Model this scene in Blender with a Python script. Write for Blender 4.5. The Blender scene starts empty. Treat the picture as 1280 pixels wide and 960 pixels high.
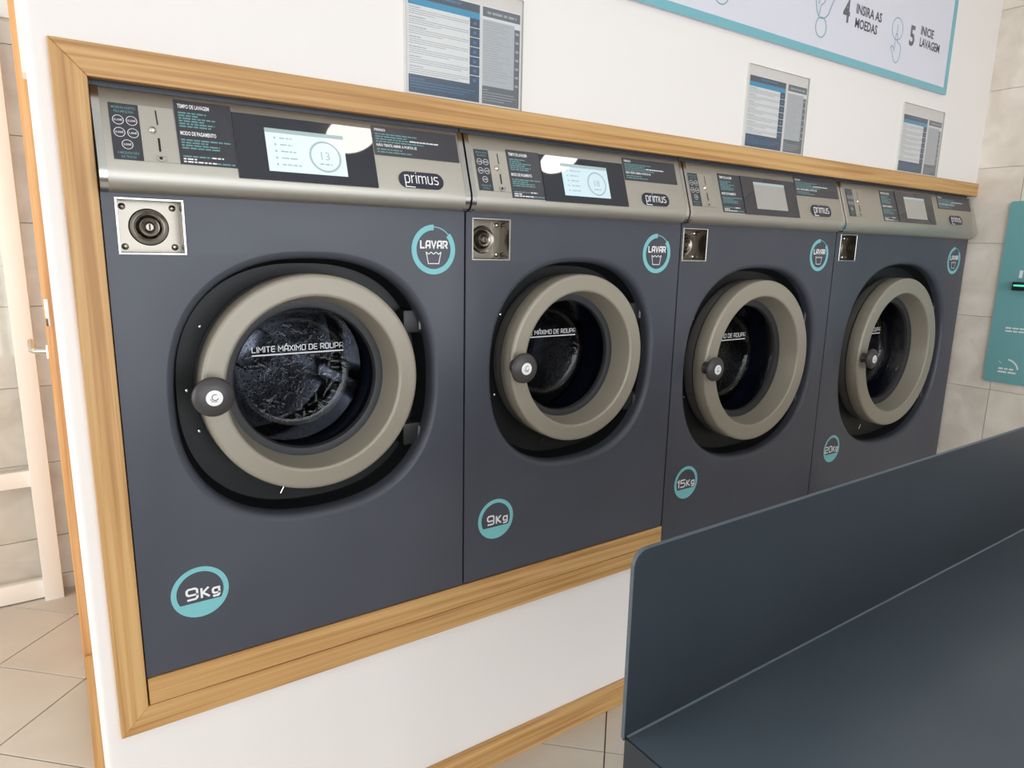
import bpy, bmesh, math, random
from mathutils import Vector, Matrix
from mathutils.geometry import tessellate_polygon
random.seed(7)
C = bpy.context.scene.collection
SC = bpy.context.scene
R = math.radians

# ------------------------------------------------------------------ camera
cam = bpy.data.cameras.new('camera')
cam_ob = bpy.data.objects.new('camera', cam); C.objects.link(cam_ob)
cam_ob.location = (-0.0788959, -1.36673443, 1.41432925)
cam_ob.rotation_euler = (R(78.69999187), R(-1.13144472), R(-34.07680339))
cam.sensor_width = 36.0; cam.sensor_fit = 'HORIZONTAL'
cam.lens = 839.525 * 36.0 / 1280.0
cam.clip_start = 0.02; cam.clip_end = 60
SC.camera = cam_ob

# ------------------------------------------------------------------ world, light, exposure
world = bpy.data.worlds.new('daylight'); SC.world = world; world.use_nodes = True
bg = world.node_tree.nodes['Background']
bg.inputs[0].default_value = (0.80, 0.90, 1.0, 1); bg.inputs[1].default_value = 2.0

def area(name, loc, rot, sx, sy, power, col):
    l = bpy.data.lights.new(name, 'AREA'); l.shape = 'RECTANGLE'; l.size = sx; l.size_y = sy
    l.energy = power; l.color = col
    o = bpy.data.objects.new(name, l); C.objects.link(o); o.location = loc; o.rotation_euler = rot
    return o
# daylight coming in through the two shop windows
area('daylight_front_window', (0.3, -4.3, 1.3), (R(90), 0, 0), 5.2, 2.4, 98, (0.96, 0.98, 1.0))
area('daylight_left_window', (-2.75, .3, 1.45), (R(90), 0, R(-90)), 2.8, 2.0, 58, (1.0, 0.955, 0.90))
LAMP_W = 13.0
VS = SC.view_settings
VS.view_transform = 'Standard'; VS.look = 'None'; VS.gamma = 1.0; VS.use_curve_mapping = False
VS.exposure = 0.2
try:
    SC.cycles.use_denoising = True
    SC.cycles.max_bounces = 8
    SC.cycles.caustics_reflective = False; SC.cycles.caustics_refractive = False
except Exception:
    pass

# ------------------------------------------------------------------ materials
def lin(c):
    return tuple(((v/255)/12.92 if v/255 <= 0.04045 else ((v/255+0.055)/1.055)**2.4) for v in c)
def mat(name, rgb, rough=0.5, metal=0.0, spec=0.5, emit=0.0, coat=0.0, bump=0.0, bscale=200.0):
    m = bpy.data.materials.new(name); m.use_nodes = True
    nt = m.node_tree; b = nt.nodes['Principled BSDF']; c = (*lin(rgb), 1)
    b.inputs['Base Color'].default_value = c
    b.inputs['Roughness'].default_value = rough; b.inputs['Metallic'].default_value = metal
    b.inputs['Specular IOR Level'].default_value = spec
    b.inputs['Coat Weight'].default_value = coat
    if emit:
        b.inputs['Emission Color'].default_value = c; b.inputs['Emission Strength'].default_value = emit
    if bump:
        tc = nt.nodes.new('ShaderNodeTexCoord'); n = nt.nodes.new('ShaderNodeTexNoise')
        n.inputs['Scale'].default_value = bscale; n.inputs['Detail'].default_value = 3
        bp = nt.nodes.new('ShaderNodeBump'); bp.inputs['Strength'].default_value = bump; bp.inputs['Distance'].default_value = 0.001
        nt.links.new(tc.outputs['Object'], n.inputs['Vector']); nt.links.new(n.outputs['Fac'], bp.inputs['Height'])
        nt.links.new(bp.outputs['Normal'], b.inputs['Normal'])
    return m
def noise_col(m, c1, c2, scale=(3, 3, 3), detail=6, p0=0.35, p1=0.65, dist=0.0, rnd=False):
    nt = m.node_tree; b = nt.nodes['Principled BSDF']
    tc = nt.nodes.new('ShaderNodeTexCoord'); mp = nt.nodes.new('ShaderNodeMapping')
    mp.inputs['Scale'].default_value = scale
    n = nt.nodes.new('ShaderNodeTexNoise'); n.inputs['Scale'].default_value = 1; n.inputs['Detail'].default_value = detail
    n.inputs['Distortion'].default_value = dist
    r = nt.nodes.new('ShaderNodeValToRGB'); e = r.color_ramp.elements
    e[0].position = p0; e[0].color = (*lin(c1), 1); e[1].position = p1; e[1].color = (*lin(c2), 1)
    nt.links.new(tc.outputs['Object'], mp.inputs['Vector'])
    src = mp.outputs['Vector']
    if rnd:
        oi = nt.nodes.new('ShaderNodeObjectInfo'); ad = nt.nodes.new('ShaderNodeVectorMath'); ad.operation = 'ADD'
        mu = nt.nodes.new('ShaderNodeMath'); mu.operation = 'MULTIPLY'; mu.inputs[1].default_value = 60
        nt.links.new(oi.outputs['Random'], mu.inputs[0]); nt.links.new(mu.outputs[0], ad.inputs[1]); nt.links.new(src, ad.inputs[0])
        src = ad.outputs[0]
    nt.links.new(src, n.inputs['Vector']); nt.links.new(n.outputs['Fac'], r.inputs['Fac'])
    nt.links.new(r.outputs['Color'], b.inputs['Base Color'])
    return m
def wood(name, axis, c1, c2, c3):
    m = mat(name, c1, 0.42, spec=0.4); nt = m.node_tree; b = nt.nodes['Principled BSDF']
    tc = nt.nodes.new('ShaderNodeTexCoord')
    def chain(sc_long, sc_cross, kind):
        mp = nt.nodes.new('ShaderNodeMapping'); s = [sc_cross]*3; s[axis] = sc_long
        mp.inputs['Scale'].default_value = s
        nt.links.new(tc.outputs['Object'], mp.inputs['Vector'])
        n = nt.nodes.new('ShaderNodeTexNoise'); n.inputs['Scale'].default_value = 1
        n.inputs['Detail'].default_value = 5; n.inputs['Distortion'].default_value = kind
        nt.links.new(mp.outputs['Vector'], n.inputs['Vector']); return n
    a = chain(1.5, 85, 0.6); f = chain(8, 520, 0.0)
    r = nt.nodes.new('ShaderNodeValToRGB'); e = r.color_ramp.elements
    e[0].position = 0.36; e[0].color = (*lin(c2), 1); e[1].position = 0.66; e[1].color = (*lin(c3), 1)
    k = r.color_ramp.elements.new(0.5); k.color = (*lin(c1), 1)
    nt.links.new(a.outputs['Fac'], r.inputs['Fac'])
    mx = nt.nodes.new('ShaderNodeMix'); mx.data_type = 'RGBA'; mx.blend_type = 'MULTIPLY'; mx.inputs[0].default_value = 0.16
    nt.links.new(r.outputs['Color'], mx.inputs[6]); nt.links.new(f.outputs['Fac'], mx.inputs[7])
    nt.links.new(mx.outputs[2], b.inputs['Base Color'])
    bp = nt.nodes.new('ShaderNodeBump'); bp.inputs['Strength'].default_value = 0.15; bp.inputs['Distance'].default_value = 0.001
    nt.links.new(a.outputs['Fac'], bp.inputs['Height']); nt.links.new(bp.outputs['Normal'], b.inputs['Normal'])
    return m
W1, W2, W3 = (200, 154, 98), (176, 129, 76), (213, 171, 115)
M = {}
M['wood_x'] = wood('wood grain along', 0, W1, W2, W3)
M['wood_z'] = wood('wood grain upright', 2, W1, W2, W3)
M['wood_y'] = wood('wood grain deep', 1, W1, W2, W3)
M['door_wood'] = wood('orange door wood', 2, (226, 170, 112), (208, 148, 92), (236, 184, 128))
M['wall'] = mat('white wall paint', (234, 228, 225), 0.6, spec=0.3, bump=0.05, bscale=120)
M['ceiling'] = mat('ceiling paint', (235, 235, 232), 0.8)
M['grout'] = mat('grout', (150, 138, 124), 0.9)
M['wall_tile'] = noise_col(mat('marbled wall tile', (218, 209, 198), 0.35), (220, 209, 196), (240, 231, 220), (7, 7, 7), 8, 0.34, 0.66, 0.8, rnd=True)
M['floor_tile'] = noise_col(mat('grey floor tile', (194, 184, 172), 0.42), (188, 178, 166), (199, 190, 178), (4, 4, 4), 5, 0.3, 0.7, 0.3, rnd=True)
M['floor_grout'] = mat('floor grout', (96, 84, 72), 0.9)
M['white'] = mat('white lacquered aluminium', (242, 236, 228), 0.35)
M['navy'] = noise_col(mat('navy lacquered sheet steel', (68, 70, 80), 0.4, spec=0.45, bump=0.06, bscale=900), (66, 68, 78), (71, 73, 83), (3, 3, 3))
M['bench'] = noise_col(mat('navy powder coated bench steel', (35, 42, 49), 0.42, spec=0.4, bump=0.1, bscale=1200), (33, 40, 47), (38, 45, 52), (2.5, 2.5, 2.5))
M['bench_top_lit'] = noise_col(mat('light-brightened navy bench top', (64, 76, 87), 0.36, spec=0.6, bump=0.1, bscale=1200), (60, 72, 84), (70, 80, 89), (3, 3, 3))  # same sheet as the upstand; light on the top is put into this colour
M['bench_edge_lit'] = mat('bench edge highlight', (80, 91, 99), 0.35)  # lighter tone paints the light caught by the sheet edge
M['bench_fold_lit'] = mat('bench fold highlight', (68, 80, 90), 0.35)  # lighter tone paints the highlight along the crease
M['black'] = mat('black plastic', (26, 27, 28), 0.45)
M['liner'] = mat('black recess moulding', (22, 23, 24), 0.45, spec=0.35)
M['rim_grey'] = mat('grey rim plastic', (92, 90, 88), 0.28)
M['taupe'] = mat('taupe door ring lacquer', (152, 145, 132), 0.42, metal=0.2, spec=0.45)
M['gasket'] = mat('grey door gasket', (46, 46, 50), 0.5)
M['blue'] = mat('blue rubber seal', (28, 36, 62), 0.35)
M['knob'] = mat('dark knob plastic', (62, 58, 60), 0.42)
M['label'] = mat('dark grey label', (62, 62, 68), 0.3, spec=0.4)
M['panel'] = mat('black screen glass', (38, 40, 50), 0.02, spec=0.8)
M['teal'] = mat('teal vinyl', (122, 190, 196), 0.45)
M['tealprint'] = mat('teal print', (104, 150, 152), 0.5)
M['whiteprint'] = mat('white print', (236, 234, 236), 0.5)
M['dark'] = mat('dark slot', (12, 12, 12), 0.6)
M['badge'] = mat('navy badge', (44, 44, 60), 0.25)
M['sign'] = mat('pale sign face', (216, 215, 226), 0.35)
M['signteal'] = mat('sign teal border', (118, 176, 188), 0.4)
M['signgrey'] = mat('sign grey lettering', (104, 104, 112), 0.5)
M['signdark'] = mat('sign dark lettering', (82, 82, 90), 0.5)
M['signline'] = mat('sign outline blue', (120, 160, 176), 0.5)
M['paper'] = mat('white paper', (236, 237, 241), 0.5)
M['paper_grey'] = mat('grey paper print', (192, 196, 204), 0.5)
M['print_dark'] = mat('dark slate print', (84, 90, 104), 0.5)
M['print_navy'] = mat('dark blue print', (62, 82, 108), 0.5)
M['print_grey'] = mat('grey print', (112, 116, 124), 0.5)
M['print_blue'] = mat('light blue print', (62, 156, 200), 0.5)
M['print_line'] = mat('small grey lettering', (168, 168, 174), 0.5)
M['print_lite'] = mat('light small lettering', (170, 178, 188), 0.5)
M['print_lblue'] = mat('small blue lettering', (74, 126, 170), 0.5)
M['panelteal'] = mat('teal panel', (112, 168, 172), 0.4)
M['led'] = mat('green lit strip', (90, 230, 190), 0.3, emit=0.6)
M['chrome'] = mat('chrome', (225, 220, 212), 0.08, metal=1)
M['lampwhite'] = mat('lamp diffuser', (255, 250, 240), 0.5, emit=LAMP_W)
M['ui_grey'] = mat('screen graphics grey', (150, 168, 170), 0.3, emit=0.25)
def screen(name, rgb, e):
    m = mat(name, rgb, 0.03, emit=e); return m
M['screen_a'] = screen('lit screen pale green', (200, 222, 218), 0.36)
M['screen_b'] = screen('lit screen pale blue', (186, 204, 212), 0.33)
M['screen_c'] = screen('dim screen grey', (160, 157, 152), 0.10)
def steel(name, rgb, rough, axis, amt=0.25):
    m = mat(name, rgb, rough, metal=1); nt = m.node_tree; b = nt.nodes['Principled BSDF']
    tc = nt.nodes.new('ShaderNodeTexCoord'); mp = nt.nodes.new('ShaderNodeMapping'); s = [1500]*3; s[axis] = 6
    mp.inputs['Scale'].default_value = s
    n = nt.nodes.new('ShaderNodeTexNoise'); n.inputs['Scale'].default_value = 1; n.inputs['Detail'].default_value = 2
    mr = nt.nodes.new('ShaderNodeMapRange'); mr.inputs[3].default_value = rough-0.06; mr.inputs[4].default_value = rough+0.08
    nt.links.new(tc.outputs['Object'], mp.inputs['Vector']); nt.links.new(mp.outputs['Vector'], n.inputs['Vector'])
    nt.links.new(n.outputs['Fac'], mr.inputs[0]); nt.links.new(mr.outputs[0], b.inputs['Roughness'])
    bp = nt.nodes.new('ShaderNodeBump'); bp.inputs['Strength'].default_value = amt; bp.inputs['Distance'].default_value = 0.0003
    nt.links.new(n.outputs['Fac'], bp.inputs['Height']); nt.links.new(bp.outputs['Normal'], b.inputs['Normal'])
    return m
M['steel'] = steel('brushed steel', (190, 186, 178), 0.5, 0)
M['steel_cap'] = mat('satin steel edge', (205, 204, 202), 0.22, metal=1)
M['polish'] = mat('polished steel pocket', (136, 130, 121), 0.26, metal=1)
M['drum'] = mat('perforated drum steel', (165, 165, 168), 0.22, metal=1)
def drum_nodes():
    nt = M['drum'].node_tree; b = nt.nodes['Principled BSDF']
    tc = nt.nodes.new('ShaderNodeTexCoord'); v = nt.nodes.new('ShaderNodeTexVoronoi'); v.inputs['Scale'].default_value = 130
    r = nt.nodes.new('ShaderNodeValToRGB'); r.color_ramp.elements[0].position = 0.25; r.color_ramp.elements[1].position = 0.3
    r.color_ramp.elements[0].color = (0.004, 0.004, 0.004, 1); r.color_ramp.elements[1].color = (*lin((165, 165, 168)), 1)
    nt.links.new(tc.outputs['Object'], v.inputs['Vector']); nt.links.new(v.outputs['Distance'], r.inputs['Fac'])
    nt.links.new(r.outputs['Color'], b.inputs['Base Color'])
drum_nodes()
def glassy(name, tint, wob=0.0, ior=1.45, rough=0.03):
    m = bpy.data.materials.new(name); m.use_nodes = True; nt = m.node_tree
    nt.nodes.remove(nt.nodes['Principled BSDF']); out = nt.nodes['Material Output']
    t = nt.nodes.new('ShaderNodeBsdfTransparent'); t.inputs[0].default_value = (*tint, 1)
    g = nt.nodes.new('ShaderNodeBsdfGlossy'); g.inputs['Roughness'].default_value = rough
    f = nt.nodes.new('ShaderNodeMath'); f.operation = 'MULTIPLY_ADD'; f0 = ((ior-1)/(ior+1))**2
    lw = nt.nodes.new('ShaderNodeLayerWeight'); pw = nt.nodes.new('ShaderNodeMath'); pw.operation = 'POWER'; pw.inputs[1].default_value = 5
    lw.inputs['Blend'].default_value = 0.5
    nt.links.new(lw.outputs['Facing'], pw.inputs[0]); nt.links.new(pw.outputs[0], f.inputs[0]); f.inputs[1].default_value = 1-f0; f.inputs[2].default_value = f0
    mx = nt.nodes.new('ShaderNodeMixShader')
    nt.links.new(f.outputs[0], mx.inputs[0]); nt.links.new(t.outputs[0], mx.inputs[1]); nt.links.new(g.outputs[0], mx.inputs[2])
    nt.links.new(mx.outputs[0], out.inputs['Surface'])
    if wob:
        tc = nt.nodes.new('ShaderNodeTexCoord'); n = nt.nodes.new('ShaderNodeTexNoise'); n.inputs['Scale'].default_value = 36
        n.inputs['Detail'].default_value = 3; n.inputs['Distortion'].default_value = 1.5
        bp = nt.nodes.new('ShaderNodeBump'); bp.inputs['Strength'].default_value = wob; bp.inputs['Distance'].default_value = 0.004
        nt.links.new(tc.outputs['Object'], n.inputs['Vector']); nt.links.new(n.outputs['Fac'], bp.inputs['Height'])
        nt.links.new(bp.outputs['Normal'], g.inputs['Normal'])
    return m
M['bowl'] = glassy('door bowl glass', (0.46, 0.48, 0.53), 0.4, 1.5)
M['pane'] = glassy('clear pane', (0.97, 0.97, 0.96), 0, 1.45)
M['acrylic'] = glassy('clear acrylic', (0.965, 0.965, 0.96), 0, 1.49, 0.2)
M['acrylic_edge'] = mat('acrylic edge', (222, 222, 218), 0.3)

# ------------------------------------------------------------------ helpers
def link(name, me, m, parent=None):
    o = bpy.data.objects.new(name, me); C.objects.link(o)
    if m is not None: me.materials.append(M[m] if isinstance(m, str) else m)
    if parent is not None: o.parent = parent
    return o
def mesh(name, verts, faces, m, parent=None, smooth=None):
    me = bpy.data.meshes.new(name); me.from_pydata([tuple(v) for v in verts], [], faces); me.update()
    bm = bmesh.new(); bm.from_mesh(me); bmesh.ops.remove_doubles(bm, verts=bm.verts, dist=1e-6) if smooth else None
    if smooth: bmesh.ops.recalc_face_normals(bm, faces=bm.faces)
    bm.to_mesh(me); bm.free()
    if smooth:
        for p in me.polygons: p.use_smooth = True
        me.set_sharp_from_angle(angle=R(smooth))
    return link(name, me, m, parent)
class MB:
    """collects shapes of one part"""
    def __init__(s): s.v = []; s.f = []
    def add(s, v, f):
        n = len(s.v); s.v += [tuple(x) for x in v]; s.f += [tuple(i+n for i in q) for q in f]
    def box(s, x0, x1, y0, y1, z0, z1):
        v = [(x, y, z) for x in (x0, x1) for y in (y0, y1) for z in (z0, z1)]
        s.add(v, [(0, 1, 3, 2), (4, 6, 7, 5), (0, 4, 5, 1), (2, 3, 7, 6), (0, 2, 6, 4), (1, 5, 7, 3)])
    def prism(s, poly, d):          # poly: list of 3D points, extruded by vector d
        n = len(poly); p = [Vector(a) for a in poly]; d = Vector(d)
        s.add(p + [a+d for a in p], [tuple(range(n))[::-1], tuple(range(n, 2*n))] +
              [(i, (i+1) % n, n+(i+1) % n, n+i) for i in range(n)])
    def lathe(s, prof, c=(0, 0), n=64, closed=True):   # axis along y through (cx, cz); prof = (r, y)
        k = len(prof); v = []
        for i in range(n):
            a = 2*math.pi*i/n; ca, sa = math.cos(a), math.sin(a)
            v += [(c[0]+r*ca, y, c[1]+r*sa) for r, y in prof]
        f = []
        for i in range(n):
            j = (i+1) % n
            for q in range(k if closed else k-1):
                w = (q+1) % k
                f.append((i*k+q, i*k+w, j*k+w, j*k+q))
        s.add(v, f)
    def build(s, name, m, parent=None, smooth=None, bevel=0.0, seg=2):
        if bevel:
            me = bpy.data.meshes.new(name); me.from_pydata(s.v, [], s.f)
            bm = bmesh.new(); bm.from_mesh(me); bmesh.ops.recalc_face_normals(bm, faces=bm.faces)
            bmesh.ops.bevel(bm, geom=bm.edges[:], offset=bevel, segments=seg, profile=0.6, affect='EDGES', clamp_overlap=True)
            bm.to_mesh(me); bm.free()
            for p in me.polygons: p.use_smooth = True
            me.set_sharp_from_angle(angle=R(30))
            return link(name, me, m, parent)
        return mesh(name, s.v, s.f, m, parent, smooth)
def box(name, b, m, parent=None, bevel=0.0, seg=2):
    q = MB(); q.box(*b); return q.build(name, m, parent, bevel=bevel, seg=seg)
def thing(name, label, cat, loc=(0, 0, 0), group=None):
    o = bpy.data.objects.new(name, None); C.objects.link(o); o.location = loc
    o.empty_display_size = 0.1
    o['label'] = label; o['category'] = cat
    if group: o['group'] = group
    return o
def tag(o, label=None, cat=None, group=None, kind=None):
    if label: o['label'] = label
    if cat: o['category'] = cat
    if group: o['group'] = group
    if kind: o['kind'] = kind
    return o
def struct(o): o['kind'] = 'structure'; return o
def empty_struct(name, loc=(0, 0, 0)):
    o = bpy.data.objects.new(name, None); C.objects.link(o); o.location = loc; return struct(o)

# ---- flat print: everything in a 2D (u, v) frame, mapped to 3D by a function
LIFT = {}
def ribbon(P, polys, th):
    for poly in polys:
        pts = [Vector((a, b)) for a, b in poly]; closed = (pts[0]-pts[-1]).length < 1e-6
        if closed: pts = pts[:-1]
        n = len(pts); L_, R_ = [], []
        for i in range(n):
            a = pts[i-1] if (i or closed) else None; b = pts[(i+1) % n] if (i < n-1 or closed) else None
            d0 = (pts[i]-a).normalized() if a is not None else (b-pts[i]).normalized()
            d1 = (b-pts[i]).normalized() if b is not None else d0
            n0 = Vector((-d0.y, d0.x)); n1 = Vector((-d1.y, d1.x)); m = (n0+n1)
            m = m.normalized() if m.length > 1e-6 else n0
            k = th/2/max(.45, m.dot(n0)); e = Vector((0, 0))
            if a is None: e = -d1*th*.35
            if b is None: e = d0*th*.35
            L_.append(pts[i]+m*k+e); R_.append(pts[i]-m*k+e)
        lift = 2e-5*(len(P) % 7+1)
        for i in range(n if closed else n-1):
            j = (i+1) % n; P.append(([tuple(R_[i]), tuple(R_[j]), tuple(L_[j]), tuple(L_[i])], lift))
def rect(P, u0, u1, v0, v1): P.append([(u0, v0), (u1, v0), (u1, v1), (u0, v1)])
def arc(P, c, r0, r1, a0, a1, n=48):
    for i in range(n):
        t0 = R(a0+(a1-a0)*i/n); t1 = R(a0+(a1-a0)*(i+1)/n)
        P.append([(c[0]+r0*math.cos(t0), c[1]+r0*math.sin(t0)), (c[0]+r1*math.cos(t0), c[1]+r1*math.sin(t0)),
                  (c[0]+r1*math.cos(t1), c[1]+r1*math.sin(t1)), (c[0]+r0*math.cos(t1), c[1]+r0*math.sin(t1))])
def disc(P, c, r, n=32): P.append([(c[0]+r*math.cos(2*math.pi*k/n), c[1]+r*math.sin(2*math.pi*k/n)) for k in range(n)])
def flat(name, P, f, m, parent=None, kind=None):
    v = []; fa = []
    o = Vector(f(0, 0)); nv = (Vector(f(1, 0))-o).cross(Vector(f(0, 1))-o).normalized()
    for poly in P:
        lift = 0.0
        if isinstance(poly, tuple): poly, lift = poly
        n = len(v); ar = sum(a[0]*b[1]-b[0]*a[1] for a, b in zip(poly, poly[1:]+poly[:1]))
        if ar < 0: poly = poly[::-1]
        v += [tuple(Vector(f(a, b))+nv*lift) for a, b in poly]; fa.append(tuple(range(n, n+len(poly))))
    ob = mesh(name, v, fa, m, parent)
    if kind: ob['kind'] = kind
    return ob
def words(name, f, m, parent, items):
    """each printed word group is a part of its own; items = (text, u, v, h, width, bold, align)"""
    for it in items:
        P = []; font(P, *it); flat(name, P, f, m, parent)
RR = [(0.12, 0), (0.58, 0), (0.7, 0.13), (0.7, 0.87), (0.58, 1), (0.12, 1), (0, 0.87), (0, 0.13), (0.12, 0)]
GL = {
 'L': (.62, [[(0, 1), (0, 0), (.62, 0)]]), 'A': (.7, [[(0, 0), (0, .72), (.16, 1), (.7, 1), (.7, 0)], [(0, .36), (.7, .36)]]),
 'V': (.7, [[(0, 1), (.35, 0), (.7, 1)]]), 'I': (0, [[(0, 0), (0, 1)]]),
 'R': (.7, [[(0, 0), (0, 1), (.56, 1), (.7, .86), (.7, .58), (.56, .42), (0, .42)], [(.38, .42), (.7, 0)]]),
 'M': (.86, [[(0, 0), (0, 1), (.43, .4), (.86, 1), (.86, 0)]]), 'T': (.7, [[(0, 1), (.7, 1)], [(.35, 1), (.35, 0)]]),
 'E': (.62, [[(.62, 1), (.1, 1), (0, .9), (0, .1), (.1, 0), (.62, 0)], [(0, .5), (.56, .5)]]),
 'X': (.7, [[(0, 0), (.7, 1)], [(0, 1), (.7, 0)]]), 'O': (.7, [RR]), '0': (.7, [RR]),
 'D': (.7, [[(0, 0), (.52, 0), (.7, .18), (.7, .82), (.52, 1), (0, 1), (0, 0)]]),
 'U': (.7, [[(0, 1), (0, .14), (.14, 0), (.56, 0), (.7, .14), (.7, 1)]]),
 'P': (.7, [[(0, 0), (0, 1), (.56, 1), (.7, .86), (.7, .5), (.56, .36), (0, .36)]]),
 '9': (.8, [[(.8, .42), (.14, .42), (0, .55), (0, .87), (.14, 1), (.66, 1), (.8, .87), (.8, .13), (.66, 0), (.06, 0)]]),
 '1': (.22, [[(0, .82), (.22, 1), (.22, 0)]]),
 '5': (.75, [[(.75, 1), (0, 1), (0, .58), (.6, .58), (.75, .44), (.75, .14), (.6, 0), (0, 0)]]),
 '2': (.75, [[(0, 1), (.6, 1), (.75, .87), (.75, .63), (.6, .5), (.14, .5), (0, .37), (0, 0), (.75, 0)]]),
 'K': (.55, [[(0, 0), (0, .82)], [(.52, .82), (.1, .42), (.56, 0)]]),
 'g': (.5, [[(.5, .14), (.1, .14), (0, .24), (0, .52), (.1, .62), (.5, .62), (.5, -.02), (.4, -.14), (.04, -.14)]]),
 'p': (.46, [[(0, -.32), (0, .6)], [(0, .56), (.34, .6), (.46, .48), (.46, .12), (.34, 0), (0, .02)], [(0, -.32), (.95, -.34)]]),
 'r': (.26, [[(0, 0), (0, .6)], [(0, .46), (.26, .6)]]), 'i': (0, [[(0, 0), (0, .6)], [(0, .8), (0, .82)]]),
 'm': (.8, [[(0, 0), (0, .6)], [(0, .5), (.3, .6), (.4, .5), (.4, 0)], [(.4, .5), (.7, .6), (.8, .5), (.8, 0)]]),
 'u': (.44, [[(0, .6), (0, .1), (.1, 0), (.3, 0), (.44, .1)], [(.44, .6), (.44, 0)]]),
 's': (.42, [[(.4, .58), (.1, .6), (0, .5), (0, .4), (.1, .32), (.32, .28), (.42, .2), (.42, .1), (.32, 0), (0, .02)]]),
}
GL['Á'] = (.7, GL['A'][1] + [[(.3, 1.2), (.45, 1.38)]])
def strokes(P, txt, u, v, h, th, gap=0.3, width=None):
    tot = 0
    for i, ch in enumerate(txt):
        tot += (0.45 if ch == ' ' else GL[ch][0]+gap)
    tot -= gap
    sx = h if width is None else (width-th)/tot
    x = u+th/2
    for ch in txt:
        if ch == ' ': x += .45*sx; continue
        w, ps = GL[ch]
        ribbon(P, [[(x+a*sx, v+b*h) for a, b in q] for q in ps], th); x += (w+gap)*sx
def font(P, txt, u, v, h, width=None, bold=0.0, align='L'):
    cu = bpy.data.curves.new('t', 'FONT'); cu.body = txt; cu.size = 1.0; cu.offset = bold; cu.resolution_u = 2
    o = bpy.data.objects.new('t', cu); C.objects.link(o)
    dg = bpy.context.evaluated_depsgraph_get(); me = o.evaluated_get(dg).to_mesh()
    vs = [(q.co.x, q.co.y) for q in me.vertices]; fs = [tuple(p.vertices) for p in me.polygons]
    o.evaluated_get(dg).to_mesh_clear(); bpy.data.objects.remove(o); bpy.data.curves.remove(cu)
    if not vs: return
    x0 = min(a for a, _ in vs); x1 = max(a for a, _ in vs)
    sy = h/0.70; sx = sy if width is None else width/(x1-x0)
    off = {'L': -x0*sx, 'C': -(x0+x1)/2*sx, 'R': -x1*sx}[align]
    for f in fs: P.append([(u+off+vs[i][0]*sx, v+vs[i][1]*sy) for i in f])
def lines(P, u0, u1, v, h, frac=1.0):
    """one line of print too small to read: broken word blocks"""
    x = u0; end = u0+(u1-u0)*frac
    while x < end-h*0.5:
        w = min(random.uniform(1.5, 5.5)*h, end-x); rect(P, x, x+w, v, v+h); x += w+h*0.7

# ------------------------------------------------------------------ the room shell
XL, XR, YF, YB, ZC = -2.6, 3.265, -4.2, 1.82, 2.75
struct(box('floor', (XL-.1, XR+.1, YF-.1, YB+.1, -.10, -.004), 'floor_grout'))
floor = bpy.data.objects['floor']
def tile_mesh(w, h, t, bev, plane):
    q = MB(); hw, hh = w/2, h/2; b = bev
    # a slab with chamfered top; plane: 0 floor (top +z), 1 wall facing -y, 2 wall facing -x
    pts = []
    for (s, z) in ((0, 0), (0, t-b), (b, t)):
        pts.append([(-hw+s, -hh+s, z), (hw-s, -hh+s, z), (hw-s, hh-s, z), (-hw+s, hh-s, z)])
    m3 = {0: lambda x, y, z: (x, y, z), 1: lambda x, y, z: (x, -z, y), 2: lambda x, y, z: (-z, -x, y)}[plane]
    v = [m3(*p) for ring in pts for p in ring]
    f = [(8, 9, 10, 11)] + [(r*4+i, r*4+(i+1) % 4, (r+1)*4+(i+1) % 4, (r+1)*4+i) for r in (0, 1) for i in range(4)]
    me = bpy.data.meshes.new('tile'); me.from_pydata(v, [], f); me.update(); return me
def tile(me, loc, parent, m, rz=0):
    o = bpy.data.objects.new('tile', me); C.objects.link(o); o.location = loc; o.rotation_euler = (0, 0, rz); o.parent = parent
    if not me.materials: me.materials.append(M[m])
    return o
fa = R(-43.9); pu, pv = .3398, .337
fme = tile_mesh(pu-.004, pv-.004, .004, .0008, 0)
for i in range(-14, 14):
    for j in range(-14, 14):
        u = -1.146+pu*(i+.5); v = .678+pv*(j+.5)
        x = u*math.cos(fa)-v*math.sin(fa); y = u*math.sin(fa)+v*math.cos(fa)
        if (-1.6 < x < .1 and -.4 < y < YB) or (-1.2 < x < 2.9 and -1.55 < y < .16):
            tile(fme, (x, y, -.004), floor, 'floor_tile', fa)
struct(box('ceiling', (XL-.1, XR+.1, YF-.1, YB+.1, ZC, ZC+.1), 'ceiling'))
# right wall with its tiles
wr = struct(box('wall_right', (XR, XR+.12, YF, YB, 0, ZC), 'grout'))
rme = tile_mesh(.4475, .3105, .004, .0006, 2)
for k in range(-2, 7):
    zc = .858+.312*(k+.5)-.312*0
    for j in range(0, 5):
        yc = -.165+.225-.45*j+.0
        if zc-.156 > -.02 and zc+.15 < ZC: tile(rme, (XR, yc, zc), wr, 'wall_tile')
# back wall of the side passage with its tiles
wb = struct(box('wall_passage', (XL, .05, YB-.012, YB+.1, 0, ZC), 'grout'))
bme = tile_mesh(.4475, .3095, .004, .0006, 1)
for k in range(-3, 5):
    zc = 1.165+.312*(k+.5)
    for j in range(-1, 4):
        if zc > .1: tile(bme, (-.205-.45*j, YB-.012, zc), wb, 'wall_tile')
bse = tile_mesh(.4475, .166, .004, .0006, 1)
for j in range(-1, 4): tile(bse, (-.205-.45*j, YB-.012, .1435), wb, 'wall_tile')
q = MB(); q.box(-1.8, -.02, YB-.030, YB-.012, 0, .058); struct(q.build('baseboard_passage', 'wall_tile', bevel=.002))
q = MB(); q.box(-1.8, -.05, YB-.032, YB-.012, 2.185, 2.245); struct(q.build('trim_1', 'white', bevel=.003))
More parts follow.
